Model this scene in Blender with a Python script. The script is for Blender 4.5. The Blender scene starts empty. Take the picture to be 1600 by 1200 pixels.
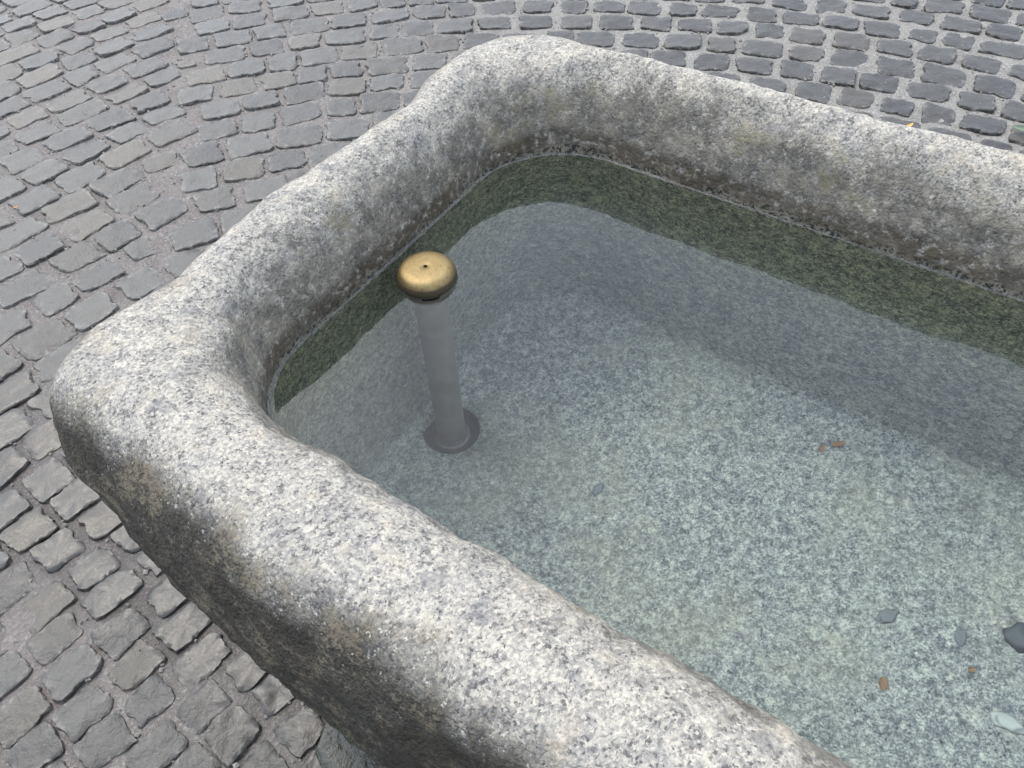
import bpy, bmesh, math, random
import numpy as np
from math import sin, cos, tan, radians, pi, sqrt, atan2, asin, acos, exp, floor
from mathutils import Vector, Matrix, noise as mnoise

random.seed(7); rng = np.random.RandomState(11)
scene = bpy.context.scene
COL = scene.collection
WZ = 0.59                       # height of the water surface above the pavement

# ---------------------------------------------------------------- camera
F_PX, PITCH, ROLL, CAM_H = 1290.0, radians(48.5), radians(3.8), 0.66
fw = np.array([0, cos(PITCH), -sin(PITCH)]); rt = np.array([1.0, 0, 0]); dn = -np.cross(rt, fw)
RI = cos(ROLL)*rt + sin(ROLL)*dn; DI = cos(ROLL)*dn - sin(ROLL)*rt
CAMP = np.array([0, 0, WZ + CAM_H])
cd = bpy.data.cameras.new('camera'); cam = bpy.data.objects.new('camera', cd); COL.objects.link(cam)
cd.sensor_width = 36; cd.lens = F_PX/1600*36; cd.clip_start = 0.02; cd.clip_end = 500
m = Matrix.Identity(4)
for i in range(3):
    m[i][0] = RI[i]; m[i][1] = -DI[i]; m[i][2] = -fw[i]; m[i][3] = CAMP[i]
cam.matrix_world = m
scene.camera = cam

# ---------------------------------------------------------------- sky and sun: bright hazy overcast
SUN_AZ, SUN_EL = radians(-42), radians(58)      # azimuth from +Y towards +X
world = bpy.data.worlds.new('World'); scene.world = world; world.use_nodes = True
nt = world.node_tree; nt.nodes.clear()
sky = nt.nodes.new('ShaderNodeTexSky'); sky.sky_type = 'NISHITA'; sky.sun_disc = False
sky.sun_elevation = SUN_EL; sky.sun_rotation = SUN_AZ; sky.dust_density = 2.0; sky.air_density = 1.0
bw = nt.nodes.new('ShaderNodeRGBToBW'); mix = nt.nodes.new('ShaderNodeMix'); mix.data_type = 'RGBA'
mix.inputs[0].default_value = 0.5
bg = nt.nodes.new('ShaderNodeBackground'); bg.inputs[1].default_value = 0.15
wo = nt.nodes.new('ShaderNodeOutputWorld')
nt.links.new(sky.outputs[0], bw.inputs[0]); nt.links.new(sky.outputs[0], mix.inputs[6])
cl = nt.nodes.new('ShaderNodeMix'); cl.data_type = 'RGBA'; cl.blend_type = 'ADD'; cl.inputs[0].default_value = 1.0; cl.inputs[7].default_value = (5.35, 5.8, 6.5, 1)   # even high overcast
nt.links.new(bw.outputs[0], mix.inputs[7]); nt.links.new(mix.outputs[2], cl.inputs[6]); nt.links.new(cl.outputs[2], bg.inputs[0]); nt.links.new(bg.outputs[0], wo.inputs[0])
sd = bpy.data.lights.new('sun', 'SUN'); sd.energy = 1.45; sd.angle = radians(14); sd.color = (1, 0.92, 0.80)
sun = bpy.data.objects.new('sun', sd); COL.objects.link(sun)
sv = Vector((sin(SUN_AZ)*cos(SUN_EL), cos(SUN_AZ)*cos(SUN_EL), sin(SUN_EL)))
sun.location = sv*10; sun.rotation_euler = sv.to_track_quat('Z', 'Y').to_euler()
vs = scene.view_settings; vs.view_transform = 'Standard'; vs.look = 'None'; vs.gamma = 1; vs.use_curve_mapping = False
vs.exposure = 1.06
scene.cycles.use_denoising = True
scene.cycles.caustics_refractive = True; scene.cycles.caustics_reflective = True
scene.cycles.max_bounces = 6; scene.cycles.transmission_bounces = 4; scene.cycles.diffuse_bounces = 3; scene.cycles.glossy_bounces = 2; scene.cycles.sample_clamp_indirect = 6

# ---------------------------------------------------------------- helpers
def ray(p):
    v = fw*F_PX + RI*(p[0]-800) + DI*(p[1]-600); return v/np.linalg.norm(v)
def un(p, z=0.0):               # where the sight line through photo point p meets height z
    v = ray(p); t = (z-CAMP[2])/v[2]; return CAMP + t*v
def un_water(p, z):             # the same through the water surface
    v = ray(p); P = un(p, WZ); th = acos(-v[2]); tw = asin(sin(th)/1.33); h = v[:2]/np.linalg.norm(v[:2])
    q = P[:2] + h*(WZ-z)*tan(tw); return np.array([q[0], q[1], z])
def proj(P):
    q = np.asarray(P, float) - CAMP; w = q@fw
    return 800 + F_PX*(q@RI)/w, 600 + F_PX*(q@DI)/w

def link(o, parent=None):
    COL.objects.link(o)
    if parent is not None: o.parent = parent
    return o
def mesh_obj(name, verts, faces, mat, parent=None, smooth=True, angle=None):
    me = bpy.data.meshes.new(name); me.from_pydata([tuple(v) for v in verts], [], [tuple(f) for f in faces]); me.update()
    if smooth: me.polygons.foreach_set('use_smooth', [True]*len(me.polygons))
    if angle: me.set_sharp_from_angle(angle=angle)
    if mat: me.materials.append(mat)
    return link(bpy.data.objects.new(name, me), parent)
def tag(o, label, cat, group=None):
    o['label'] = label; o['category'] = cat
    if group: o['group'] = group
    return o
def lathe(prof, n=48, close_top=False, close_bot=False):
    V = []; Fc = []
    for r, z in prof:
        for i in range(n):
            a = 2*pi*i/n; V.append((r*cos(a), r*sin(a), z))
    for k in range(len(prof)-1):
        for i in range(n):
            j = (i+1) % n; Fc.append((k*n+i, k*n+j, (k+1)*n+j, (k+1)*n+i))
    if close_bot: Fc.append(tuple(range(n))[::-1])
    if close_top: Fc.append(tuple(range((len(prof)-1)*n, len(prof)*n)))
    return V, Fc

class NT:
    """small wrapper for building node materials"""
    def __init__(s, name):
        s.m = bpy.data.materials.new(name); s.m.use_nodes = True; s.t = s.m.node_tree; s.t.nodes.clear()
        s.out = s.t.nodes.new('ShaderNodeOutputMaterial')
    def n(s, typ, **kw):
        nd = s.t.nodes.new(typ)
        for k, v in kw.items(): setattr(nd, k, v)
        return nd
    def l(s, a, b): s.t.links.new(a, b)
    def set(s, sock, v):
        if isinstance(v, bpy.types.NodeSocket): s.l(v, sock)
        elif v is not None: sock.default_value = v
    def coord(s, kind='Object'): return s.n('ShaderNodeTexCoord').outputs[kind]
    def math(s, op, a, b=None, c=None, clamp=False):
        nd = s.n('ShaderNodeMath', operation=op, use_clamp=clamp)
        s.set(nd.inputs[0], a); s.set(nd.inputs[1], b); s.set(nd.inputs[2], c); return nd.outputs[0]
    def noise(s, vec, scale, detail=4, rough=0.55, out=0, dist=0.0):
        nd = s.n('ShaderNodeTexNoise'); s.set(nd.inputs['Vector'], vec)
        nd.inputs['Scale'].default_value = scale; nd.inputs['Detail'].default_value = detail
        nd.inputs['Roughness'].default_value = rough; nd.inputs['Distortion'].default_value = dist
        return nd.outputs[out]
    def voro(s, vec, scale, out='Color', feature='F1', rand=1.0):
        nd = s.n('ShaderNodeTexVoronoi', feature=feature); s.set(nd.inputs['Vector'], vec)
        nd.inputs['Scale'].default_value = scale; nd.inputs['Randomness'].default_value = rand; return nd.outputs[out]
    def ramp(s, fac, stops, interp='LINEAR'):
        nd = s.n('ShaderNodeValToRGB'); cr = nd.color_ramp; cr.interpolation = interp
        while len(cr.elements) < len(stops): cr.elements.new(0.5)
        for e, (p, c) in zip(cr.elements, stops):
            e.position = p; e.color = (*c, 1) if isinstance(c, tuple) else (c, c, c, 1)
        s.set(nd.inputs[0], fac); return nd.outputs[0]
    def step(s, v, a, b):           # smoothstep from 0 at a to 1 at b
        nd = s.n('ShaderNodeMapRange', interpolation_type='SMOOTHSTEP'); s.set(nd.inputs[0], v)
        nd.inputs[1].default_value = a; nd.inputs[2].default_value = b; return nd.outputs[0]
    def mixc(s, f, a, b, blend='MIX'):
        nd = s.n('ShaderNodeMix', data_type='RGBA', blend_type=blend)
        s.set(nd.inputs[0], f)
        for i, v in ((6, a), (7, b)):
            s.set(nd.inputs[i], (*v, 1) if isinstance(v, tuple) else v)
        return nd.outputs[2]
    def vadd(s, a, b): 
        nd = s.n('ShaderNodeVectorMath', operation='ADD'); s.set(nd.inputs[0], a); s.set(nd.inputs[1], b); return nd.outputs[0]
    def vscale(s, a, k):
        nd = s.n('ShaderNodeVectorMath', operation='SCALE'); s.set(nd.inputs[0], a); nd.inputs['Scale'].default_value = k; return nd.outputs[0]
    def vmul(s, a, k):
        nd = s.n('ShaderNodeVectorMath', operation='MULTIPLY'); s.set(nd.inputs[0], a); nd.inputs[1].default_value = k; return nd.outputs[0]
    def attr(s, name): return s.n('ShaderNodeAttribute', attribute_name=name).outputs['Fac']
    def bump(s, h, strength, dist, normal=None):
        nd = s.n('ShaderNodeBump'); s.set(nd.inputs['Height'], h); nd.inputs['Strength'].default_value = strength
        nd.inputs['Distance'].default_value = dist; s.set(nd.inputs['Normal'], normal); return nd.outputs[0]
    def bsdf(s, color, rough=0.8, metal=0.0, normal=None, spec=0.5):
        p = s.n('ShaderNodeBsdfPrincipled')
        s.set(p.inputs['Base Color'], (*color, 1) if isinstance(color, tuple) else color)
        s.set(p.inputs['Roughness'], rough); s.set(p.inputs['Metallic'], metal); s.set(p.inputs['Normal'], normal)
        s.set(p.inputs['Specular IOR Level'], spec); s.l(p.outputs[0], s.out.inputs[0]); return p

# ---------------------------------------------------------------- materials
def granite_base(t, co):
    """speckled grey-white granite: pale feldspar, grey quartz, black mica"""
    w = t.vadd(co, t.vscale(t.noise(co, 420, 1, out=1), 0.004))
    clump = t.noise(co, 72, 3, 0.68)
    g1 = t.n('ShaderNodeSeparateColor'); t.l(t.voro(w, 480), g1.inputs[0])
    soft = t.noise(w, 210, 2, 0.75)
    v = t.math('ADD', t.math('MULTIPLY', soft, 0.62), t.math('ADD', t.math('MULTIPLY', clump, 0.55), t.math('MULTIPLY', g1.outputs[0], 0.34)))
    col = t.ramp(v, [(0.50, (0.088, 0.084, 0.080)), (0.65, (0.152, 0.145, 0.135)), (0.77, (0.200, 0.190, 0.169)), (0.88, (0.248, 0.233, 0.201)), (1.04, (0.300, 0.279, 0.234))])
    mica = t.math('MULTIPLY', t.step(t.math('ADD', g1.outputs[1], t.math('MULTIPLY', clump, 0.9)), 0.62, 0.50), t.step(soft, 0.64, 0.52))
    col = t.mixc(t.math('MULTIPLY', mica, 0.72), col, (0.030, 0.029, 0.029))
    grey = t.step(t.noise(co, 17, 3, 0.6), 0.50, 0.66)
    col = t.mixc(t.math('MULTIPLY', grey, 0.38), col, t.mixc(1.0, col, (0.66, 0.69, 0.76), 'MULTIPLY'))
    inc = t.n('ShaderNodeSeparateColor'); t.l(t.voro(t.vadd(co, t.vscale(t.noise(co, 130, 2, out=1), 0.010)), 62), inc.inputs[0])
    col = t.mixc(t.math('MULTIPLY', t.step(inc.outputs[0], 0.040, 0.028), 0.35), col, (0.085, 0.086, 0.095))      # a few dark inclusions
    warm = t.step(t.noise(co, 26, 2, 0.65), 0.54, 0.70)
    col = t.mixc(t.math('MULTIPLY', warm, 0.28), col, (0.31, 0.27, 0.205))
    return col, v

def make_granite_trough():
    t = NT('hewn_granite'); co = t.coord()
    col, v = granite_base(t, co)
    prof = t.attr('profile')                      # -2 floor, -1 cove, 0 waterline, 1 crest, 2 outer bulge, 3 base
    nz = t.noise(co, 9, 3, 0.62); nf = t.noise(co, 95, 3, 0.7); nm = t.noise(co, 26, 3, 0.65)
    ng = t.noise(co, 190, 2, 0.7)
    nn = t.math('ADD', t.math('MULTIPLY', t.math('SUBTRACT', nz, 0.5), 1.0), t.math('MULTIPLY', t.math('SUBTRACT', nm, 0.5), 0.7))
    # grime of the inner face above the water
    p1 = t.math('MULTIPLY_ADD', nn, 0.75, prof)
    inner = t.math('MULTIPLY', t.step(p1, 1.02, 0.58), t.step(prof, -0.01, 0.02))
    inner = t.math('MULTIPLY', inner, t.step(t.math('ADD', nf, t.math('MULTIPLY', inner, 0.15)), 0.40, 0.70))
    col = t.mixc(t.math('MULTIPLY', inner, 0.72), col, t.mixc(t.step(nm, 0.35, 0.65), (0.038, 0.034, 0.027), (0.105, 0.093, 0.072)))
    moss = t.math('MULTIPLY', t.math('MULTIPLY', t.step(prof, 0.1, 0.35), t.step(prof, 1.0, 0.7)), t.step(t.noise(co, 13, 4, 0.7), 0.56, 0.72))
    col = t.mixc(t.math('MULTIPLY', moss, 0.62), col, (0.085, 0.075, 0.036))
    # tide band and pale crust at the waterline
    p2 = t.math('MULTIPLY_ADD', nn, 0.14, prof)
    band = t.math('MULTIPLY', t.step(p2, 0.34, 0.22), t.step(p2, 0.0, 0.05))
    band = t.math('MULTIPLY', band, t.math('MULTIPLY', t.step(nf, 0.30, 0.55), t.math('MULTIPLY_ADD', t.step(nz, 0.38, 0.60), 0.6, 0.4)))
    col = t.mixc(t.math('MULTIPLY', band, 0.85), col, (0.036, 0.028, 0.018))
    crust = t.math('MULTIPLY', t.step(p2, 0.075, 0.035), t.step(prof, -0.005, 0.005))
    col = t.mixc(t.math('MULTIPLY', crust, t.math('MULTIPLY', t.step(ng, 0.52, 0.58), 0.35)), col, (0.19, 0.175, 0.13))
    col = t.mixc(t.math('MULTIPLY', crust, t.step(ng, 0.49, 0.42)), col, (0.02, 0.02, 0.016))
    # black lichen on the outer face
    p3 = t.math('MULTIPLY_ADD', nn, 0.62, prof)
    li = t.step(p3, 1.12, 1.72)
    blk = t.math('MULTIPLY', t.step(t.noise(t.vmul(co, (1, 1, 1.8)), 13, 4, 0.7), 0.43, 0.57), t.step(prof, 1.35, 1.75))
    lf = t.math('MULTIPLY', t.math('MINIMUM', t.math('MULTIPLY', li, 1.25), 1.0), t.step(t.math('ADD', t.math('ADD', t.math('MULTIPLY', nf, 0.55), t.math('MULTIPLY', ng, 0.65)), t.math('MULTIPLY', li, 0.26)), 0.565, 0.645))
    col = t.mixc(t.math('MULTIPLY', lf, 0.93), col, t.mixc(t.step(t.math('ADD', nm, t.math('MULTIPLY', ng, 0.8)), 0.90, 1.06), (0.010, 0.009, 0.006), (0.062, 0.052, 0.036)))
    col = t.mixc(t.math('MULTIPLY', blk, t.math('MULTIPLY_ADD', t.step(ng, 0.44, 0.54), 0.62, 0.28)), col, (0.011, 0.009, 0.006))
    gr = t.math('MULTIPLY', t.step(prof, 2.0, 2.5), t.step(nz, 0.42, 0.62))
    col = t.mixc(t.math('MULTIPLY', gr, 0.35), col, (0.05, 0.065, 0.025))
    # below the water the grain shows with more contrast
    sub = t.step(prof, 0.0, -0.02)
    col = t.mixc(sub, col, t.mixc(1.0, col, t.ramp(v, [(0.62, (0.80, 0.81, 0.83)), (0.74, (0.92, 0.92, 0.93)), (0.84, (1.06, 1.06, 1.05)), (0.95, (1.12, 1.12, 1.10))]), 'MULTIPLY'))
    flk = t.ramp(t.noise(co, 125, 2, 0.6, dist=0.6), [(0.38, (0.62, 0.64, 0.68)), (0.47, (0.88, 0.89, 0.90)), (0.55, (1.06, 1.06, 1.05)), (0.66, (1.25, 1.25, 1.20))])
    col = t.mixc(t.math('MULTIPLY', sub, 0.85), col, t.mixc(1.0, col, flk, 'MULTIPLY'))
    # algae film on the submerged walls, thinning towards the floor
    alg = t.math('MULTIPLY', t.step(prof, 0.0, -0.02), t.step(prof, -0.55, -0.18))
    col = t.mixc(t.math('MULTIPLY', alg, 0.9), col, t.mixc(1.0, col, (1.02, 1.10, 0.86), 'MULTIPLY'))
    fl = t.step(prof, -0.7, -1.2); clean_lift = t.step(prof, -0.12, -0.5)
    col = t.mixc(clean_lift, col, t.mixc(1.0, col, (1.46, 1.49, 1.50), 'MULTIPLY'))      # clean floor stone; walls below water painted brighter against their dim light
    ochre = t.math('MULTIPLY', fl, t.step(t.noise(co, 4.3, 4, 0.65), 0.46, 0.68))
    col = t.mixc(t.math('MULTIPLY', ochre, 0.26), col, (0.40, 0.36, 0.23))
    h = t.math('ADD', t.math('MULTIPLY', nf, 0.7), t.math('MULTIPLY', t.noise(co, 260, 1, 0.6), 0.4))
    h = t.math('MULTIPLY', h, t.math('SUBTRACT', 1.0, t.math('MULTIPLY', t.step(prof, 0.0, -0.05), 0.75)))
    h = t.math('MULTIPLY', h, t.math('MULTIPLY_ADD', t.step(prof, 1.3, 1.8), 1.3, 1.0))
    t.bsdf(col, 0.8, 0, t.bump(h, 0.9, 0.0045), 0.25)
    return t.m

def wet_mask(t, co):
    # seepage along the near foot of the trough, with an irregular edge
    sp = t.n('ShaderNodeSeparateXYZ'); t.l(co, sp.inputs[0])
    nn = t.math('ADD', t.math('MULTIPLY', sp.outputs[0], 0.608), t.math('MULTIPLY', sp.outputs[1], 0.794))
    nn = t.math('MULTIPLY_ADD', t.math('SUBTRACT', t.noise(co, 5, 4, 0.6), 0.5), 0.30, nn)
    return t.math('MULTIPLY', t.step(nn, 0.03, 0.13), t.step(nn, 0.42, 0.27))

def make_cobble(name='cleft_cobble_stone'):
    t = NT(name); gp = t.n('ShaderNodeNewGeometry').outputs['Position']
    rnd = t.attr('tone') if name.endswith('field') else t.n('ShaderNodeObjectInfo').outputs['Random']
    co = gp
    base = t.ramp(rnd, [(0.0, (0.023, 0.022, 0.021)), (0.3, (0.031, 0.030, 0.028)), (0.62, (0.041, 0.040, 0.037)), (0.82, (0.029, 0.028, 0.026)), (0.93, (0.048, 0.042, 0.034)), (1.0, (0.037, 0.033, 0.027))])
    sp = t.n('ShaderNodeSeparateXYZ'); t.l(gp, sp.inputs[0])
    right_dark = t.step(t.math('MULTIPLY_ADD', t.noise(gp, 1.2, 2), 0.7, sp.outputs[0]), -0.45, 0.75)      # stone tone darkens towards the right
    base = t.mixc(right_dark, base, t.mixc(1.0, base, (0.52, 0.51, 0.50), 'MULTIPLY'))
    cleft = t.noise(t.vmul(co, (1, 1, 0.3)), 30, 4, 0.62, dist=0.5)
    fine = t.noise(co, 190, 2, 0.65)
    base = t.mixc(t.math('MULTIPLY', t.step(cleft, 0.35, 0.7), 0.35), base, t.mixc(1.0, base, (1.35, 1.35, 1.32), 'MULTIPLY'))
    base = t.mixc(t.math('MULTIPLY', t.step(fine, 0.58, 0.75), 0.3), base, (0.095, 0.093, 0.088))
    edge = t.attr('edge')                         # 1 on the chipped shoulder of a stone: mortar dust
    dust = t.math('MULTIPLY', edge, t.step(t.noise(co, 60, 4, 0.7), 0.48, 0.66))
    base = t.mixc(t.math('MULTIPLY', dust, 0.55), base, (0.19, 0.18, 0.168))
    wet = wet_mask(t, gp)
    base = t.mixc(wet, base, t.mixc(1.0, base, (0.52, 0.51, 0.50), 'MULTIPLY'))
    rough = t.math('SUBTRACT', t.math('MULTIPLY_ADD', fine, 0.25, 0.42), t.math('MULTIPLY', wet, 0.10))
    h = t.math('ADD', t.math('MULTIPLY', cleft, 1.0), t.math('MULTIPLY', fine, 0.22))
    h = t.math('MULTIPLY', h, t.math('SUBTRACT', 1.0, t.math('MULTIPLY', wet, 0.72)))
    t.bsdf(base, rough, 0, t.bump(h, 0.8, 0.006), 0.38)
    return t.m

def make_mortar():
    t = NT('sandy_mortar'); co = t.n('ShaderNodeNewGeometry').outputs['Position']
    n1 = t.noise(co, 14, 5, 0.65); n2 = t.noise(co, 160, 4, 0.7); n3 = t.noise(co, 3, 3)
    col = t.ramp(n1, [(0.25, (0.070, 0.061, 0.057)), (0.5, (0.097, 0.087, 0.081)), (0.75, (0.128, 0.118, 0.108))])
    col = t.mixc(t.math('MULTIPLY', t.step(n2, 0.5, 0.66), 0.65), col, (0.215, 0.203, 0.19))
    col = t.mixc(t.math('MULTIPLY', t.step(n2, 0.46, 0.32), 0.55), col, (0.058, 0.050, 0.047))
    col = t.mixc(t.math('MULTIPLY', t.step(n3, 0.5, 0.7), 0.3), col, (0.125, 0.106, 0.102))
    sp = t.n('ShaderNodeSeparateXYZ'); t.l(co, sp.inputs[0])
    pale = t.step(t.math('MULTIPLY_ADD', n3, 0.7, sp.outputs[0]), -0.45, 0.75)          # cement-grey grouting on the right, browner sand on the left
    col = t.mixc(pale, col, t.mixc(1.0, col, (1.32, 1.40, 1.38), 'MULTIPLY'))
    wet = wet_mask(t, co)
    col = t.mixc(wet, col, t.mixc(1.0, col, (0.58, 0.56, 0.54), 'MULTIPLY'))
    rough = t.math('SUBTRACT', 0.9, t.math('MULTIPLY', wet, 0.62))
    h = t.math('ADD', t.math('MULTIPLY', n1, 0.6), t.math('MULTIPLY', n2, 0.9))
    t.bsdf(col, rough, 0, t.bump(h, 0.8, 0.008), 0.4)
    return t.m

def make_plain(name, col, rough=0.7, metal=0.0, nscale=80, var=0.35, bumpd=0.001):
    t = NT(name); co = t.coord(); n1 = t.noise(co, nscale, 4, 0.6)
    c = t.mixc(n1, tuple(x*(1-var) for x in col), tuple(min(1, x*(1+var)) for x in col))
    t.bsdf(c, rough, metal, t.bump(n1, 0.5, bumpd)); return t.m

def make_brass():
    t = NT('worn_brass'); co = t.coord(); sp = t.n('ShaderNodeSeparateXYZ'); t.l(co, sp.inputs[0])
    n1 = t.noise(co, 85, 5, 0.7); n2 = t.noise(t.vmul(co, (1, 1, 1)), 300, 5, 0.75)
    col = t.mixc(n1, (0.15, 0.108, 0.052), (0.245, 0.190, 0.098))
    col = t.mixc(t.math('MULTIPLY', t.step(n2, 0.54, 0.68), 0.6), col, (0.07, 0.045, 0.02))
    tarnish_refl = t.step(t.math('MULTIPLY_ADD', t.math('SUBTRACT', n1, 0.5), 0.004, sp.outputs[2]), 0.0112, 0.0076)     # tarnish round the lower edge, blackened to include its dark reflections
    col = t.mixc(tarnish_refl, col, (0.035, 0.028, 0.014))
    rough = t.math('ADD', t.math('MULTIPLY_ADD', n2, 0.22, 0.44), t.math('MULTIPLY', tarnish_refl, 0.1))
    t.bsdf(col, rough, t.math('SUBTRACT', 1.0, t.math('MULTIPLY', tarnish_refl, 0.7)), t.bump(n2, 0.5, 0.0012)); return t.m

def make_water():
    t = NT('clear_water')
    g = t.n('ShaderNodeBsdfGlass'); g.inputs['Roughness'].default_value = 0.0; g.inputs['IOR'].default_value = 1.333
    g.inputs['Color'].default_value = (1, 1, 1, 1)
    co = t.coord(); t.l(t.bump(t.noise(co, 9, 2), 0.05, 0.002), g.inputs['Normal'])
    t.l(g.outputs[0], t.out.inputs[0])
    a = t.n('ShaderNodeVolumeAbsorption'); a.inputs['Color'].default_value = (0.68, 0.88, 0.92, 1); a.inputs['Density'].default_value = 1.0
    t.l(a.outputs[0], t.out.inputs[1]); return t.m

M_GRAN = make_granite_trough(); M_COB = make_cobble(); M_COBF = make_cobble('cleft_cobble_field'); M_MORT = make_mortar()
M_BRASS = make_brass(); M_WATER = make_water()
M_PIPE = make_plain('tarnished_pipe', (0.17, 0.152, 0.135), 0.6, 0.1, 34, 0.5)
M_DARK = make_plain('dark_socket', (0.03, 0.034, 0.04), 0.6, 0, 60, 0.4)  # even dark tone for the drain socket
M_HOLE = make_plain('opening_shade', (0.006, 0.005, 0.004), 0.9)  # black stands for the shade inside the vent and the slot
M_YLEAF = make_plain('yellow_leaf', (0.33, 0.19, 0.03), 0.5, 0, 150, 0.35)
M_OLEAF = make_plain('rotted_orange_leaf', (0.23, 0.12, 0.045), 0.7, 0, 150, 0.4)
M_GLEAF = make_plain('green_leaf', (0.07, 0.10, 0.055), 0.45, 0, 120, 0.3)
M_PEB = make_plain('dark_pebble', (0.055, 0.06, 0.06), 0.6, 0, 120, 0.25)
M_PEBG = make_plain('grey_pebble', (0.15, 0.155, 0.148), 0.6, 0, 120, 0.2)
M_PEBW = make_plain('white_quartz', (0.42, 0.42, 0.37), 0.5, 0, 120, 0.12)

# ---------------------------------------------------------------- pavement sheet
def ground_sheet():
    V = []; Fc = []
    xs = np.concatenate([[-150, -60, -20, -8], np.linspace(-4, 4, 161), [8, 20, 60, 150]])
    ys = np.concatenate([[-150, -60, -20, -6], np.linspace(-2, 6, 161), [10, 25, 70, 200]])
    for y in ys:
        for x in xs:
            z = 0.006*mnoise.fractal(Vector((x*9, y*9, 0)), 1.0, 2.0, 3) if (-4 <= x <= 4 and -2 <= y <= 6) else 0
            V.append((x, y, z))
    n = len(xs)
    for j in range(len(ys)-1):
        for i in range(n-1):
            Fc.append((j*n+i, j*n+i+1, (j+1)*n+i+1, (j+1)*n+i))
    o = mesh_obj('pavement', V, Fc, M_MORT); o['kind'] = 'structure'
    return o
pavement = ground_sheet()

# ---------------------------------------------------------------- trough
E1 = np.array([0.794, -0.608]); E1 /= np.linalg.norm(E1)
DL = np.array([-0.584, -0.812]); DL /= np.linalg.norm(DL)
A = np.array([0.050, 1.065]); LEN, WID = 1.75, 0.611
B = A + DL*WID; C = B + E1*LEN; D = A + E1*LEN
def fillet_poly(P, radii, spacing):
    pts = []
    n = len(P)
    for i in range(n):
        p0, p, p1 = P[i-1], P[i], P[(i+1) % n]
        a = (p0-p)/np.linalg.norm(p0-p); b = (p1-p)/np.linalg.norm(p1-p)
        ang = acos(np.clip(a@b, -1, 1)); r = radii[i]; t = r/tan(ang/2)
        c = p + (a+b)/np.linalg.norm(a+b)*(r/sin(ang/2))
        s, e = p+a*t-c, p+b*t-c
        a0 = atan2(s[1], s[0]); a1 = atan2(e[1], e[0]); d = (a1-a0+pi) % (2*pi)-pi
        for k in range(25):
            aa = a0+d*k/24; pts.append(c+r*np.array([cos(aa), sin(aa)]))
    pts = np.array(pts); nxt = np.roll(pts, -1, 0)
    seg = np.linalg.norm(nxt-pts, axis=1); cum = np.concatenate([[0], np.cumsum(seg)])
    M = int(cum[-1]/spacing); s = np.arange(M)*cum[-1]/M
    full = np.vstack([pts, pts[:1]])
    return np.stack([np.interp(s, cum, full[:, k]) for k in range(2)], 1)
BASE = fillet_poly([A, B, C, D], [0.13, 0.12, 0.13, 0.13], 0.006)
M_ = len(BASE)
tan_ = np.roll(BASE, -3, 0)-np.roll(BASE, 3, 0); tan_ /= np.linalg.norm(tan_, axis=1)[:, None]
NORM = np.stack([tan_[:, 1], -tan_[:, 0]], 1)
cen = BASE.mean(0)
if ((BASE-cen)*NORM).sum() < 0: NORM = -NORM
def mid_near(P):
    d = np.linalg.norm(BASE-P, axis=1); return BASE[d.argmin()]
def bump_at(P, w):
    return np.exp(-(np.linalg.norm(BASE-mid_near(P), axis=1)/w)**2)
NL0 = np.array([0.608, 0.794])
# uneven hewing of the outer side, along the perimeter (metres from the far corner, towards the left end)
PER = M_*0.006
TAB = [(-1.2, 0.0), (-0.46, -0.029), (-0.2, -0.033), (-0.07, -0.040), (0.02, -0.040), (0.06, -0.012), (0.085, 0.031), (0.12, 0.030), (0.17, -0.003), (0.23, -0.030), (0.34, -0.022), (0.46, -0.012),
       (0.56, -0.012), (0.612, -0.018), (0.645, 0.046), (0.668, 0.070), (0.70, 0.022), (0.73, 0.008), (0.80, 0.018), (0.89, 0.026), (0.98, 0.025), (1.3, 0.018), (2.2, 0.015), (2.5, 0.03), (2.7, 0.0), (3.0, 0.02)]
SS = np.arange(M_)*PER/M_; SS = np.where(SS > 3.2, SS-PER, SS)
TH = np.interp(SS, [q[0] for q in TAB], [q[1] for q in TAB])
ker = np.exp(-(np.arange(-12, 13)/3.0)**2); ker /= ker.sum()
THICK = np.convolve(np.concatenate([TH[-12:], TH, TH[:12]]), ker, 'valid')
HGT = np.interp(SS, [-1.3, -0.9, 0.0, 0.1], [0.0, 0.011, 0.011, 0.0])       # the far side stands a little higher
# section: (outward offset, height above water, profile coordinate)
FD = 0.445                       # depth of the water
KEY = [(-0.028, -FD, -1.6), (-0.015, -FD+0.006, -1.3), (-0.007, -FD+0.020, -1.0), (-0.003, -0.370, -0.85), (0.0, -0.250, -0.55), (0.0, -0.120, -0.25),
       (0.0, 0.0, 0.0), (0.002, 0.022, 0.2), (0.006, 0.050, 0.42), (0.014, 0.078, 0.65), (0.028, 0.102, 0.85), (0.050, 0.117, 1.0), (0.078, 0.121, 1.15),
       (0.102, 0.113, 1.35), (0.122, 0.088, 1.55), (0.136, 0.045, 1.75), (0.146, -0.010, 1.95), (0.147, -0.070, 2.15), (0.136, -0.160, 2.4), (0.114, -0.300, 2.7), (0.090, -0.460, 2.95), (0.06, -0.497, 3.0), (-0.02, -0.500, 3.0)]
def section(step):
    K = np.array(KEY); out = []
    for i in range(len(K)-1):
        p0 = K[max(i-1, 0)]; p1 = K[i]; p2 = K[i+1]; p3 = K[min(i+2, len(K)-1)]
        L = np.linalg.norm(p2[:2]-p1[:2]); st = step if -0.2 < p1[2] < 2.5 else step*2.2
        n = max(1, int(round(L/st)))
        for k in range(n):
            t = k/n
            out.append(0.5*((2*p1)+(-p0+p2)*t+(2*p0-5*p1+4*p2-p3)*t*t+(-p0+3*p1-3*p2+p3)*t**3))
    out.append(K[-1]); return np.array(out)
SEC = section(0.006)
iw = int(np.argmin(np.abs(SEC[:, 1])+np.abs(SEC[:, 0])*3)); SEC[iw] = (0, 0, 0)
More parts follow.
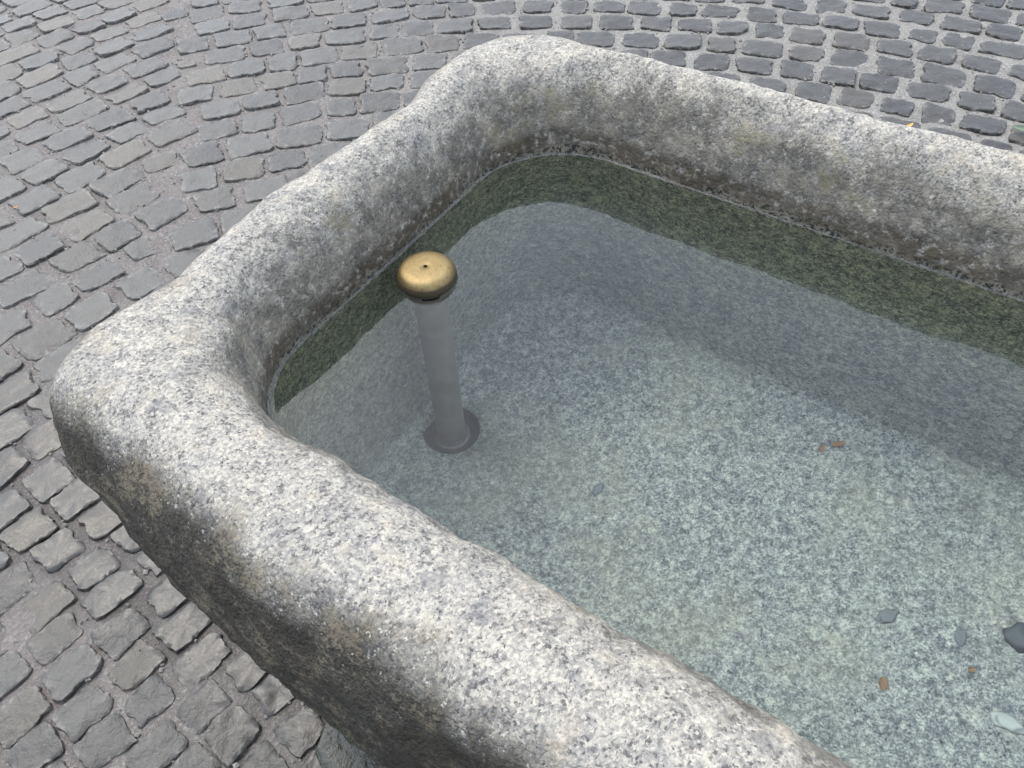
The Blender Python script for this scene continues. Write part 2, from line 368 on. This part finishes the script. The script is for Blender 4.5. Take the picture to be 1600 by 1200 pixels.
PIPE = un((667, 431), WZ+0.003)[:2]; HOLE_R = 0.043

def hewn(P, prof):
    """rough hewing, as a displacement along the surface normal"""
    v = Vector(P)
    rough = (1.7 if 0.15 < prof < 0.95 else 1.0) if prof < 1.5 else 1.0+0.9*min(1, (prof-1.5)/0.5)
    n = 0.0040*mnoise.fractal(v*5.5, 1.0, 2.0, 2) + rough*0.0026*mnoise.fractal(v*21, 0.9, 2.0, 3) + rough*0.0011*mnoise.fractal(v*85, 0.9, 2.0, 2)
    if prof > 1.5:              # the outer face is picked in ragged ridges along its length
        k = min(1, (prof-1.5)/0.5)
        u = Vector((P[0]*E1[0]+P[1]*E1[1], (P[0]*E1[1]-P[1]*E1[0]), P[2]))
        n += k*0.016*(mnoise.ridged_multi_fractal(Vector((u.x*5, u.y*5, u.z*17)), 1.0, 2.0, 3, 1.0, 2.0)-1.1)*0.6
    return n
def build_trough():
    R = len(SEC); P = np.zeros((R, M_, 3)); prf = np.zeros((R, M_))
    for k, (o, z, pf) in enumerate(SEC):
        w = np.clip((o-0.02)/0.09, 0, 1); w = w*w*(3-2*w)
        off = o + THICK*w*np.clip(1-(pf-1.8)*0.9, 0, 1)
        P[k, :, :2] = BASE+NORM*off[:, None]; P[k, :, 2] = WZ+z+HGT*(np.clip(z/0.11, 0, 1) if pf < 1.2 else np.clip((2.2-pf), 0, 1)); prf[k] = pf
    # surface normals of the smooth shape
    dk = np.gradient(P, axis=0); ds = np.roll(P, -1, 1)-np.roll(P, 1, 1)
    N = np.cross(ds, dk); N /= np.linalg.norm(N, axis=2)[:, :, None]+1e-9
    mid = R//2
    if (N[np.argmax(SEC[:, 1]), :, 2]).mean() < 0: N = -N
    for k in range(R):
        amp = 1.0 if SEC[k, 2] > 0 else (0.30 if SEC[k, 2] > -0.9 else 0.0)
        amp *= min(1.0, 0.25+abs(SEC[k, 1])/0.03) if SEC[k, 2] < 0.5 else 1.0
        if SEC[k, 2] >= 2.95: amp = 0.2
        for i in range(M_):
            d = hewn(P[k, i], SEC[k, 2])*amp
            if k == iw: P[k, i, :2] += NORM[i]*d
            else: P[k, i] += N[k, i]*d
    V = [P[k] for k in range(R)]; pr = [prf[k] for k in range(R)]
    # floor: rings from the cove to the drain hole
    edge = P[0]; rel = edge[:, :2]-PIPE; ang = np.arctan2(rel[:, 1], rel[:, 0])
    circ = PIPE+HOLE_R*np.stack([np.cos(ang), np.sin(ang)], 1)
    NF = 12; fl = []
    for j in range(1, NF+1):
        t = j/NF; q = np.zeros((M_, 3)); q[:, :2] = edge[:, :2]*(1-t)+circ*t; q[:, 2] = WZ-FD-0.002
        fl.append(q)
    V = fl[::-1]+V; pr = [np.full(M_, -2.0)]*NF+pr
    # socket of the drain
    s1 = fl[-1].copy(); s1[:, :2] = PIPE+(s1[:, :2]-PIPE)*0.985; s1[:, 2] -= 0.004
    V = [s1]+V; pr = [np.full(M_, -2.0)]+pr
    RR = len(V); verts = np.concatenate(V); pa = np.concatenate(pr)
    Fc = []
    for k in range(RR-1):
        for i in range(M_):
            j = (i+1) % M_; Fc.append((k*M_+i, k*M_+j, (k+1)*M_+j, (k+1)*M_+i))
    Fc.append(tuple(range((RR-1)*M_, RR*M_)))
    base = np.array([cen[0], cen[1], WZ-0.5])
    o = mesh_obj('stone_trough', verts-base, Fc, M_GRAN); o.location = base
    bm = bmesh.new(); bm.from_mesh(o.data); bmesh.ops.recalc_face_normals(bm, faces=bm.faces); bm.to_mesh(o.data); bm.free()
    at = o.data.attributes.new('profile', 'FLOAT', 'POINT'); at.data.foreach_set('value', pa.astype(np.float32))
    tag(o, 'long rounded rough-hewn grey granite trough filled with clear water', 'trough')
    # dark socket round the pipe foot
    pv, pf = lathe([(HOLE_R*0.99, -0.003), (HOLE_R*0.975, -0.02), (HOLE_R*0.95, -0.030), (0.001, -0.032)], 48)
    s = mesh_obj('drain_socket', pv, pf, M_DARK, o); s.location = Vector((PIPE[0], PIPE[1], WZ-FD-0.002))-Vector(base)
    return o, P[iw]
trough, WLINE = build_trough()

# ---------------------------------------------------------------- water
def build_water():
    ring = WLINE[:, :2]
    def off(d, z): 
        q = np.zeros((M_, 3)); q[:, :2] = ring+NORM*d; q[:, 2] = z; return q
    rows = [off(0.03, WZ-FD-0.037), off(0.03, WZ+0.003), off(0.002, WZ+0.0030), off(-0.0008, WZ+0.0022), off(-0.0022, WZ+0.0012), off(-0.0042, WZ+0.0004), off(-0.008, WZ), off(-0.03, WZ)]
    # keep the body of the water inside the stone: shrink the bottom
    verts = np.concatenate(rows); Fc = []
    for k in range(len(rows)-1):
        for i in range(M_):
            j = (i+1) % M_; Fc.append((k*M_+i, k*M_+j, (k+1)*M_+j, (k+1)*M_+i))
    Fc.append(tuple(range(0, M_))[::-1]); Fc.append(tuple(range((len(rows)-1)*M_, len(rows)*M_)))
    o = mesh_obj('water', verts, Fc, M_WATER)
    bm = bmesh.new(); bm.from_mesh(o.data); bmesh.ops.recalc_face_normals(bm, faces=bm.faces); bm.to_mesh(o.data); bm.free()
    o['kind'] = 'structure'
    return o
water = build_water()

# ---------------------------------------------------------------- plinths under the trough
def plinth(center, lx, ly, h, label, seed):
    bm = bmesh.new(); bmesh.ops.create_cube(bm, size=1)
    bmesh.ops.bevel(bm, geom=bm.edges[:], offset=0.12, segments=3, affect='EDGES', profile=0.6)
    bmesh.ops.subdivide_edges(bm, edges=bm.edges[:], cuts=3, use_grid_fill=True)
    for v in bm.verts:
        v.co = Vector((v.co.x*lx, v.co.y*ly, (v.co.z+0.5)*h))
        q = v.co*14+Vector((seed, 0, 0)); v.co += 0.006*Vector((mnoise.noise(q), mnoise.noise(q+Vector((9, 0, 0))), 0.5*mnoise.noise(q+Vector((0, 9, 0)))))
    me = bpy.data.meshes.new('plinth_stone'); bm.to_mesh(me); bm.free()
    me.polygons.foreach_set('use_smooth', [True]*len(me.polygons))
    t = bpy.data.materials.get('mossy_wet_stone')
    if not t:
        k = NT('mossy_wet_stone'); co = k.coord(); n1 = k.noise(co, 30, 5, 0.65); n2 = k.noise(co, 9, 4)
        c = k.ramp(n1, [(0.3, (0.007, 0.008, 0.005)), (0.55, (0.018, 0.019, 0.014)), (0.75, (0.045, 0.045, 0.036))])
        c = k.mixc(k.math('MULTIPLY', k.step(n2, 0.45, 0.62), 0.6), c, (0.018, 0.024, 0.007))
        k.bsdf(c, 0.38, 0, k.bump(n1, 0.8, 0.01)); t = k.m
    me.materials.append(t)
    o = link(bpy.data.objects.new('plinth_stone', me)); o.location = (center[0], center[1], -0.012); o.rotation_euler.z = atan2(E1[1], E1[0])
    tag(o, label, 'plinth'); return o
NL = np.array([0.608, 0.794])
pc = un((500, 1140), 0.08)[:2]; ua = pc@E1
mid_n = (NL@A+NL@B)/2
for k, (u, lab) in enumerate(((ua+0.15, 'dark wet mossy support stone under the near left end of the trough'),)):
    c = E1*u+NL*(mid_n)
    plinth(c, 0.30, 0.92, 0.104, lab, 3.0+k)

# ---------------------------------------------------------------- standpipe
def build_pipe():
    root = bpy.data.objects.new('overflow_pipe', None); link(root); zf = WZ-FD-0.032; root.location = (PIPE[0], PIPE[1], zf)
    tag(root, 'upright overflow pipe with round brass cap standing in the trough water', 'pipe')
    dz = WZ-zf
    cap = [(0.0001, 0.0130), (0.0024, 0.0130), (0.0025, 0.0182), (0.0030, 0.0185), (0.010, 0.0184), (0.018, 0.0182), (0.0250, 0.0177), (0.0295, 0.0165), (0.0328, 0.0138), (0.0350, 0.0100), (0.0361, 0.0062), (0.0367, 0.0040), (0.0368, 0.0005), (0.0355, -0.0030), (0.032, -0.0045), (0.022, -0.0048), (0.0001, -0.0048)]
    v, f = lathe(cap, 96); c = mesh_obj('cap', v, f, M_BRASS, root, angle=radians(50)); c.location.z = dz
    v, f = lathe([(0.0001, 0.0), (0.0023, 0.0)], 16); h = mesh_obj('vent_hole', v, f, M_HOLE, c); h.location.z = 0.0135
    # collar with an overflow slot, facing the viewer
    n = 72; prof = [(0.0285, -0.0044), (0.0285, -0.0150), (0.0284, -0.0205), (0.0282, -0.026), (0.0274, -0.033), (0.0226, -0.040), (0.0222, -0.044)]
    v, f = lathe(prof, n)
    az = atan2(-PIPE[1], -PIPE[0]-0.02)
    keep = []
    for q in f:
        k = min(i//n for i in q); i0 = min(i % n for i in q); 
        a = 2*pi*(i0+0.5)/n; d = abs((a-az+pi) % (2*pi)-pi)
        if k == 1 and d < radians(22): continue
        keep.append(q)
    col = mesh_obj('collar', v, keep, M_PIPE, root); col.location.z = dz
    v, f = lathe([(0.0255, -0.0046), (0.0255, -0.027)], 48); s = mesh_obj('slot_shade', v, f, M_HOLE, col)
    v, f = lathe([(0.0238, -0.0425), (0.0241, -0.0435), (0.0241, -0.0450), (0.0215, -0.0460)], 48); s = mesh_obj('weld_ring', v, f, M_PIPE, col)
    v, f = lathe([(0.0212, -0.034), (0.0210, -FD+0.01), (0.0210, -FD-0.032)], 48); s = mesh_obj('tube', v, f, M_PIPE, root); s.location.z = dz
    v, f = lathe([(0.0208, 0.016), (0.0262, 0.0145), (0.0270, 0.012), (0.0270, 0.0)], 48); s = mesh_obj('foot_flange', v, f, M_PIPE, root)
    v, f = lathe([(0.0225, 0.026), (0.0238, 0.024), (0.0238, 0.019), (0.0225, 0.017)], 48); s = mesh_obj('foot_ring', v, f, M_PIPE, root)
build_pipe()

# ---------------------------------------------------------------- cobbles
def stone_mesh(seed):
    """one cleft setting stone, about 1 x 1 x 1 unit in plan; top near z = 0"""
    r = random.Random(seed); n = 40; V = []; Fc = []; edge = []
    pw = r.uniform(4.5, 11.0); sk = r.uniform(-0.10, 0.10); tp = r.uniform(-0.12, 0.12)
    ph = r.uniform(0, 100); chip = [(r.uniform(0, 2*pi), r.uniform(0.06, 0.20), r.uniform(0.16, 0.40)) for _ in range(r.choice([0, 1, 1, 2, 3]))]
    out = []; smo = []
    for i in range(n):
        a = 2*pi*i/n + 0.06*sin(7*i+seed)
        c, s = cos(a), sin(a); k = (abs(c)**pw+abs(s)**pw)**(-1/pw)*0.5; smo.append((k*0.93*c, k*0.93*s))
        k *= 1+0.075*mnoise.noise(Vector((c*2.2+ph, s*2.2, 0)))+0.065*mnoise.noise(Vector((c*9+ph, s*9, 5)))+0.03*mnoise.noise(Vector((c*21+ph, s*21, 2)))
        for ca, cdp, cw in chip:
            d = (a-ca+pi) % (2*pi)-pi; k *= 1-cdp*exp(-(d/cw)**2)
        x, y = k*c, k*s; x += sk*y; y *= 1+tp*x*2
        out.append((x, y))
    tx, ty = r.uniform(-0.06, 0.06), r.uniform(-0.06, 0.06)
    rings = [(1.03, -0.55, 0.7), (1.01, -0.07, 1.0), (0.995, -0.022, 1.0), (0.955, -0.002, 0.7), (0.80, 0.003, 0.15), (0.45, 0.005, 0.0)]
    for kr, (sc, z, e) in enumerate(rings):
        for i, (x, y) in enumerate(out):
            if kr >= 4:
                f_ = 0.75 if kr == 4 else 1.0; x, y = x*(1-f_)+smo[i][0]*f_, y*(1-f_)+smo[i][1]*f_
            jit = 1+0.03*mnoise.noise(Vector((x*9+ph, y*9, kr*3.1))) if kr in (1, 2, 3) else 1
            X, Y = x*sc*jit, y*sc*jit
            zz = z+(tx*X+ty*Y if kr > 0 else 0)
            if kr >= 2: zz += 0.034*mnoise.fractal(Vector((X*2.0+ph, Y*2.0, 1)), 1.0, 2.0, 2)
            if kr in (1, 2): zz += 0.045*mnoise.noise(Vector((X*6+ph, Y*6, 9)))
            V.append((X, Y, zz)); edge.append(e)
    V.append((0, 0, 0.005+0.034*mnoise.fractal(Vector((ph, 0, 1)), 1.0, 2.0, 2))); edge.append(0)
    R = len(rings)
    for k in range(R-1):
        for i in range(n):
            j = (i+1) % n; Fc.append((k*n+i, k*n+j, (k+1)*n+j, (k+1)*n+i))
    for i in range(n): Fc.append(((R-1)*n+i, (R-1)*n+(i+1) % n, R*n))
    me = bpy.data.meshes.new('cobble'); me.from_pydata(V, [], Fc); me.update()
    me.polygons.foreach_set('use_smooth', [True]*len(me.polygons)); me.set_sharp_from_angle(angle=radians(38))
    at = me.attributes.new('edge', 'FLOAT', 'POINT'); at.data.foreach_set('value', np.array(edge, np.float32))
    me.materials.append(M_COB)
    return me
VAR = [stone_mesh(100+i) for i in range(40)]

def panel_left(x, y): return x < -0.86-0.22*(y-2.1) or 0.608*x+0.794*y < 0.45
stones = []                     # x, y, angle, length, width
G2 = random.Random(5)
# courses in arcs behind the trough
cx, cy = -0.115, -0.14
r = 0.35
while r < 5.4:
    pitch = 0.112*G2.uniform(0.94, 1.06); arc = G2.uniform(0, 0.1); tot = 2*pi*r
    while arc < tot-0.06:
        ln = G2.choice([0.10, 0.118, 0.122, 0.126, 0.13, 0.14, 0.112])*G2.uniform(0.95, 1.05)
        th = (arc+ln/2)/r; arc += ln
        x, y = cx+r*cos(th), cy+r*sin(th)
        if y < -1.2 or x < -3.4 or x > 3.4: continue
        if not panel_left(x, y): stones.append((x, y, th-pi/2, ln, pitch))
    r += pitch
# straight diagonal courses to the left
d0 = np.array([cos(radians(43)), sin(radians(43))]); d1 = np.array([-d0[1], d0[0]])
q = -3.0
while q < 4.5:
    fac = min(1.0, max(0.66, 0.66+0.34*(q-0.8)/0.9)); pitch = 0.102*fac*G2.uniform(0.95, 1.06); u = -4+G2.uniform(0, 0.1)
    wob = G2.uniform(0, 10)
    while u < 3:
        ln = G2.choice([0.105, 0.118, 0.124, 0.13, 0.138, 0.15])*fac*G2.uniform(0.95, 1.05)
        p = d0*(u+ln/2)+d1*(q+0.02*sin(u*2+0.3)); u += ln
        if panel_left(p[0], p[1]) and -3.4 < p[0] and -1.2 < p[1] < 5: stones.append((p[0], p[1], radians(43)+0.05*cos(u*2), ln, pitch))
    q += pitch
# drop clashing stones along the seam between the two layings
def corners(s):
    x, y, a, l, w = s; ca, sa = cos(a), sin(a); l *= 0.42; w *= 0.42
    return [(x+ca*i*l-sa*j*w, y+sa*i*l+ca*j*w) for i, j in ((-1, -1), (1, -1), (1, 1), (-1, 1))]
def clash(s, t):
    if hypot2(s[0]-t[0], s[1]-t[1]) > 0.04: return False
    cs, ct = corners(s), corners(t)
    for poly in (cs, ct):
        for i in range(4):
            ex, ey = poly[(i+1) % 4][0]-poly[i][0], poly[(i+1) % 4][1]-poly[i][1]; nx, ny = -ey, ex
            a = [nx*p[0]+ny*p[1] for p in cs]; b = [nx*p[0]+ny*p[1] for p in ct]
            if max(a) < min(b) or max(b) < min(a): return False
    return True
def hypot2(a, b): return a*a+b*b
grid = {}; kept = []
for s in stones:
    g = (int(s[0]//0.2), int(s[1]//0.2)); bad = False
    for i in (-1, 0, 1):
        for j in (-1, 0, 1):
            for t in grid.get((g[0]+i, g[1]+j), ()):
                if clash(s, t): bad = True
    if not bad: grid.setdefault(g, []).append(s); kept.append(s)
# fill the seam with odd stones
for _ in range(9000):
    y = G2.uniform(-1, 4.5); x = -0.86-0.22*(y-2.1)+G2.uniform(-0.30, 0.30)
    k = min(1, _/7000); s = (x, y, radians(G2.uniform(18, 42)), G2.uniform(0.10, 0.13)-0.045*k*G2.random(), G2.uniform(0.085, 0.105)-0.035*k*G2.random())
    g = (int(x//0.2), int(y//0.2))
    if not any(clash(s, t) for i in (-1, 0, 1) for j in (-1, 0, 1) for t in grid.get((g[0]+i, g[1]+j), ())):
        grid.setdefault(g, []).append(s); kept.append(s)

def in_trough_plan(x, y, pad=0.0):
    p = np.array([x, y]); n = NL@p; u = E1@p; u0 = E1@A
    return (NL@B-0.12-pad < n < NL@A+0.12+pad) and (u > min(E1@A, E1@B)-0.12-pad) and (u < E1@D+0.12)
OUT0 = None
def hidden_by_trough(x, y):
    # sight line crosses the trough body between its rim and its foot
    for z in (WZ+0.10, WZ+0.04, WZ-0.05, WZ-0.15, WZ-0.3):
        t = (z-CAMP[2])/(0-CAMP[2]); p = CAMP[:2]+(np.array([x, y])-CAMP[:2])*t
        if in_trough_plan(p[0], p[1], 0.0 if z > WZ-0.1 else -0.02): return True
    return False
vis = []; rest = []
for k, s in enumerate(kept):
    x, y, a, l, w = s
    if in_trough_plan(x, y, -0.10): continue
    P = proj((x, y, 0)) if (np.array([x, y, 0])-CAMP)@fw > 0.2 else (-9e3, -9e3)
    inside = -45 < P[0] < 1645 and -35 < P[1] < 1240
    if inside and not hidden_by_trough(x, y):
        dist = np.linalg.norm(np.array([x, y, 0])-CAMP); vis.append((l*w/dist**2*(CAMP[2]/dist), k))
    else: rest.append(k)
vis.sort(reverse=True)
print('cobbles in view', len(vis), 'others', len(rest))
rest += [k for _, k in vis[300:]]
def stone_place(k):
    x, y, a, l, w = kept[k]; g = random.Random(k*13+1)
    me = VAR[g.randrange(len(VAR))]
    wide = 1.35 if (x > -0.1 and y > 1.2) else 0.85
    gap = l*g.uniform(0.09, 0.17)*wide; gapw = w*g.uniform(0.08, 0.16)*wide
    flip = g.choice([0, pi])
    return me, Vector((x+g.uniform(-.004, .004), y+g.uniform(-.004, .004), g.uniform(0.004, 0.0075))), a+g.gauss(0, 0.045)+flip, (l-gap, w-gapw*g.uniform(0.8, 1.4), 0.10*g.uniform(0.9, 1.1)), g.random()
for _, k in vis[:300]:
    me, loc, rz, sc, tone = stone_place(k)
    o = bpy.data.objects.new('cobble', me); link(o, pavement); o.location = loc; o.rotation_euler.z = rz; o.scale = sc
# everything outside the picture: one joined field
Vs = []; Fs = []; es = []; ts = []; nb = 0
cache = {}
for k in rest:
    me, loc, rz, sc, tone = stone_place(k)
    if me not in cache:
        co = np.zeros(len(me.vertices)*3); me.vertices.foreach_get('co', co)
        ed = np.zeros(len(me.vertices), np.float32); me.attributes['edge'].data.foreach_get('value', ed)
        cache[me] = (co.reshape(-1, 3), [tuple(p.vertices) for p in me.polygons], ed)
    co, fs, ed = cache[me]; q = co*np.array(sc); c, s = cos(rz), sin(rz)
    X = q[:, 0]*c-q[:, 1]*s+loc.x; Y = q[:, 0]*s+q[:, 1]*c+loc.y
    Vs.append(np.stack([X, Y, q[:, 2]+loc.z], 1)); Fs += [tuple(i+nb for i in f) for f in fs]; nb += len(co); es.append(ed); ts.append(np.full(len(co), tone, np.float32))
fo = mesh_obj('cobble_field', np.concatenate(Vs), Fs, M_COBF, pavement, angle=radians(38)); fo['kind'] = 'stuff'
fo.data.attributes.new('edge', 'FLOAT', 'POINT').data.foreach_set('value', np.concatenate(es))
fo.data.attributes.new('tone', 'FLOAT', 'POINT').data.foreach_set('value', np.concatenate(ts))

# grit lying in the joints
gv = []; gf = []
GR = random.Random(3)
for _ in range(9000):
    x, y = GR.uniform(-2.0, 2.0), GR.uniform(0.1, 3.4)
    if in_trough_plan(x, y, -0.1): continue
    r_ = GR.choice([0.0012, 0.0016, 0.002, 0.0028, 0.004])*GR.uniform(0.8, 1.3); a_ = GR.uniform(0, 6.3); k = len(gv); z0 = 0.0035
    for i in range(4): gv.append((x+r_*cos(a_+i*1.571)*GR.uniform(0.7, 1.3), y+r_*sin(a_+i*1.571)*GR.uniform(0.7, 1.3), z0))
    gv.append((x, y, z0+r_*0.8)); gv.append((x, y, z0-r_*2))
    for i in range(4): gf += [(k+i, k+(i+1) % 4, k+4), (k+(i+1) % 4, k+i, k+5)]
gm = make_plain('joint_grit', (0.15, 0.14, 0.125), 0.9, 0, 40, 0.6)
grit = mesh_obj('joint_grit', gv, gf, gm, pavement, smooth=False); grit['kind'] = 'stuff'

# ---------------------------------------------------------------- small things
def leaf(name, pos, length, width, rz, mat, label, curl=0.15, cat='leaf'):
    V = []; Fc = []; n = 9
    for i in range(n):
        t = i/(n-1); x = (t-0.5)*length; w = width/2*(sin(pi*t**0.85)**0.8)+0.0003
        up = curl*length*(2*t-1)**2
        for s in (-1, -0.5, 0, 0.5, 1):
            V.append((x, s*w*(1+0.12*sin(i*2.3)), up+abs(s)*w*0.35))
    for i in range(n-1):
        for j in range(4): Fc.append((i*5+j, i*5+j+1, (i+1)*5+j+1, (i+1)*5+j))
    N = len(V); V += [(x, y, z+0.0006) for x, y, z in V]; Fc += [tuple(N+k for k in f[::-1]) for f in Fc]
    for i in range(n-1):
        for j in (0, 4): Fc.append((i*5+j, (i+1)*5+j, N+(i+1)*5+j, N+i*5+j))
    o = mesh_obj(name, V, Fc, mat); o.location = pos; o.rotation_euler = (random.uniform(-.1, .1), random.uniform(-.1, .1), rz)
    return tag(o, label, cat)
def pebble(pos, rx, ry, rz_, h, mat, label, seed, cat='pebble'):
    bm = bmesh.new(); bmesh.ops.create_icosphere(bm, subdivisions=3, radius=1)
    for v in bm.verts:
        k = 1+0.40*mnoise.noise(v.co*1.7+Vector((seed, 0, 0)))+0.16*mnoise.noise(v.co*4+Vector((0, seed, 0)))
        v.co = Vector((v.co.x*rx*k, v.co.y*ry*k, max(v.co.z, -0.3)*h*k))
    me = bpy.data.meshes.new('pebble'); bm.to_mesh(me); bm.free(); me.polygons.foreach_set('use_smooth', [True]*len(me.polygons)); me.materials.append(mat)
    o = link(bpy.data.objects.new('pebble', me)); o.location = (pos[0], pos[1], pos[2]+0.3*h*0.9); o.rotation_euler.z = rz_
    return tag(o, label, cat)
FZ = WZ-FD-0.002
leaf('fallen_leaf', un((1421, 197), 0.016), 0.026, 0.011, 0.5, M_YLEAF, 'tiny yellow leaf lying on the cobbles beside the far trough rim')
leaf('fallen_leaf', un((1604, 204), 0.018), 0.075, 0.020, -0.35, M_GLEAF, 'green leaf on the cobbles at the right edge of the picture')
leaf('fallen_leaf', un((25, 324), 0.013), 0.013, 0.008, 0.4, M_OLEAF, 'tiny orange leaf scrap in a cobble joint left of the trough')
leaf('leaf_scrap', un_water((1310, 695), FZ+0.002), 0.022, 0.009, 0.1, M_OLEAF, 'longer orange leaf scrap on the trough floor, upper of the underwater scraps', 0.05)
leaf('leaf_scrap', un_water((1284, 702), FZ+0.002), 0.012, 0.007, 0.8, M_OLEAF, 'short orange leaf scrap on the trough floor beside a longer one', 0.05)
leaf('leaf_scrap', un_water((1380, 1068), FZ+0.002), 0.017, 0.010, 1.3, M_OLEAF, 'orange leaf scrap on the trough floor left of the white chip', 0.05)
leaf('leaf_scrap', un_water((1518, 1047), FZ+0.002), 0.009, 0.006, 0.2, M_OLEAF, 'smallest reddish leaf scrap on the trough floor above the white chip', 0.05)
pebble(un_water((1596, 1000), FZ), 0.019, 0.017, 0.3, 0.008, M_PEB, 'dark grey pebble on the trough floor at the right edge', 1.0)
pebble(un_water((1573, 1131), FZ), 0.017, 0.009, -0.6, 0.005, M_PEBW, 'white quartz chip on the trough floor at lower right', 2.0)
pebble(un_water((1386, 963), FZ), 0.014, 0.008, 0.4, 0.002, M_PEBG, 'flat grey pebble on the trough floor above the orange scrap', 8.3)
pebble(un_water((934, 765), FZ), 0.010, 0.006, 0.9, 0.0025, M_PEBG, 'small grey pebble on the trough floor nearest the brass pipe', 4.0)
pebble(un_water((1500, 995), FZ), 0.011, 0.007, 1.1, 0.002, M_PEBG, 'flat grey pebble on the trough floor left of the dark pebble', 5.0)
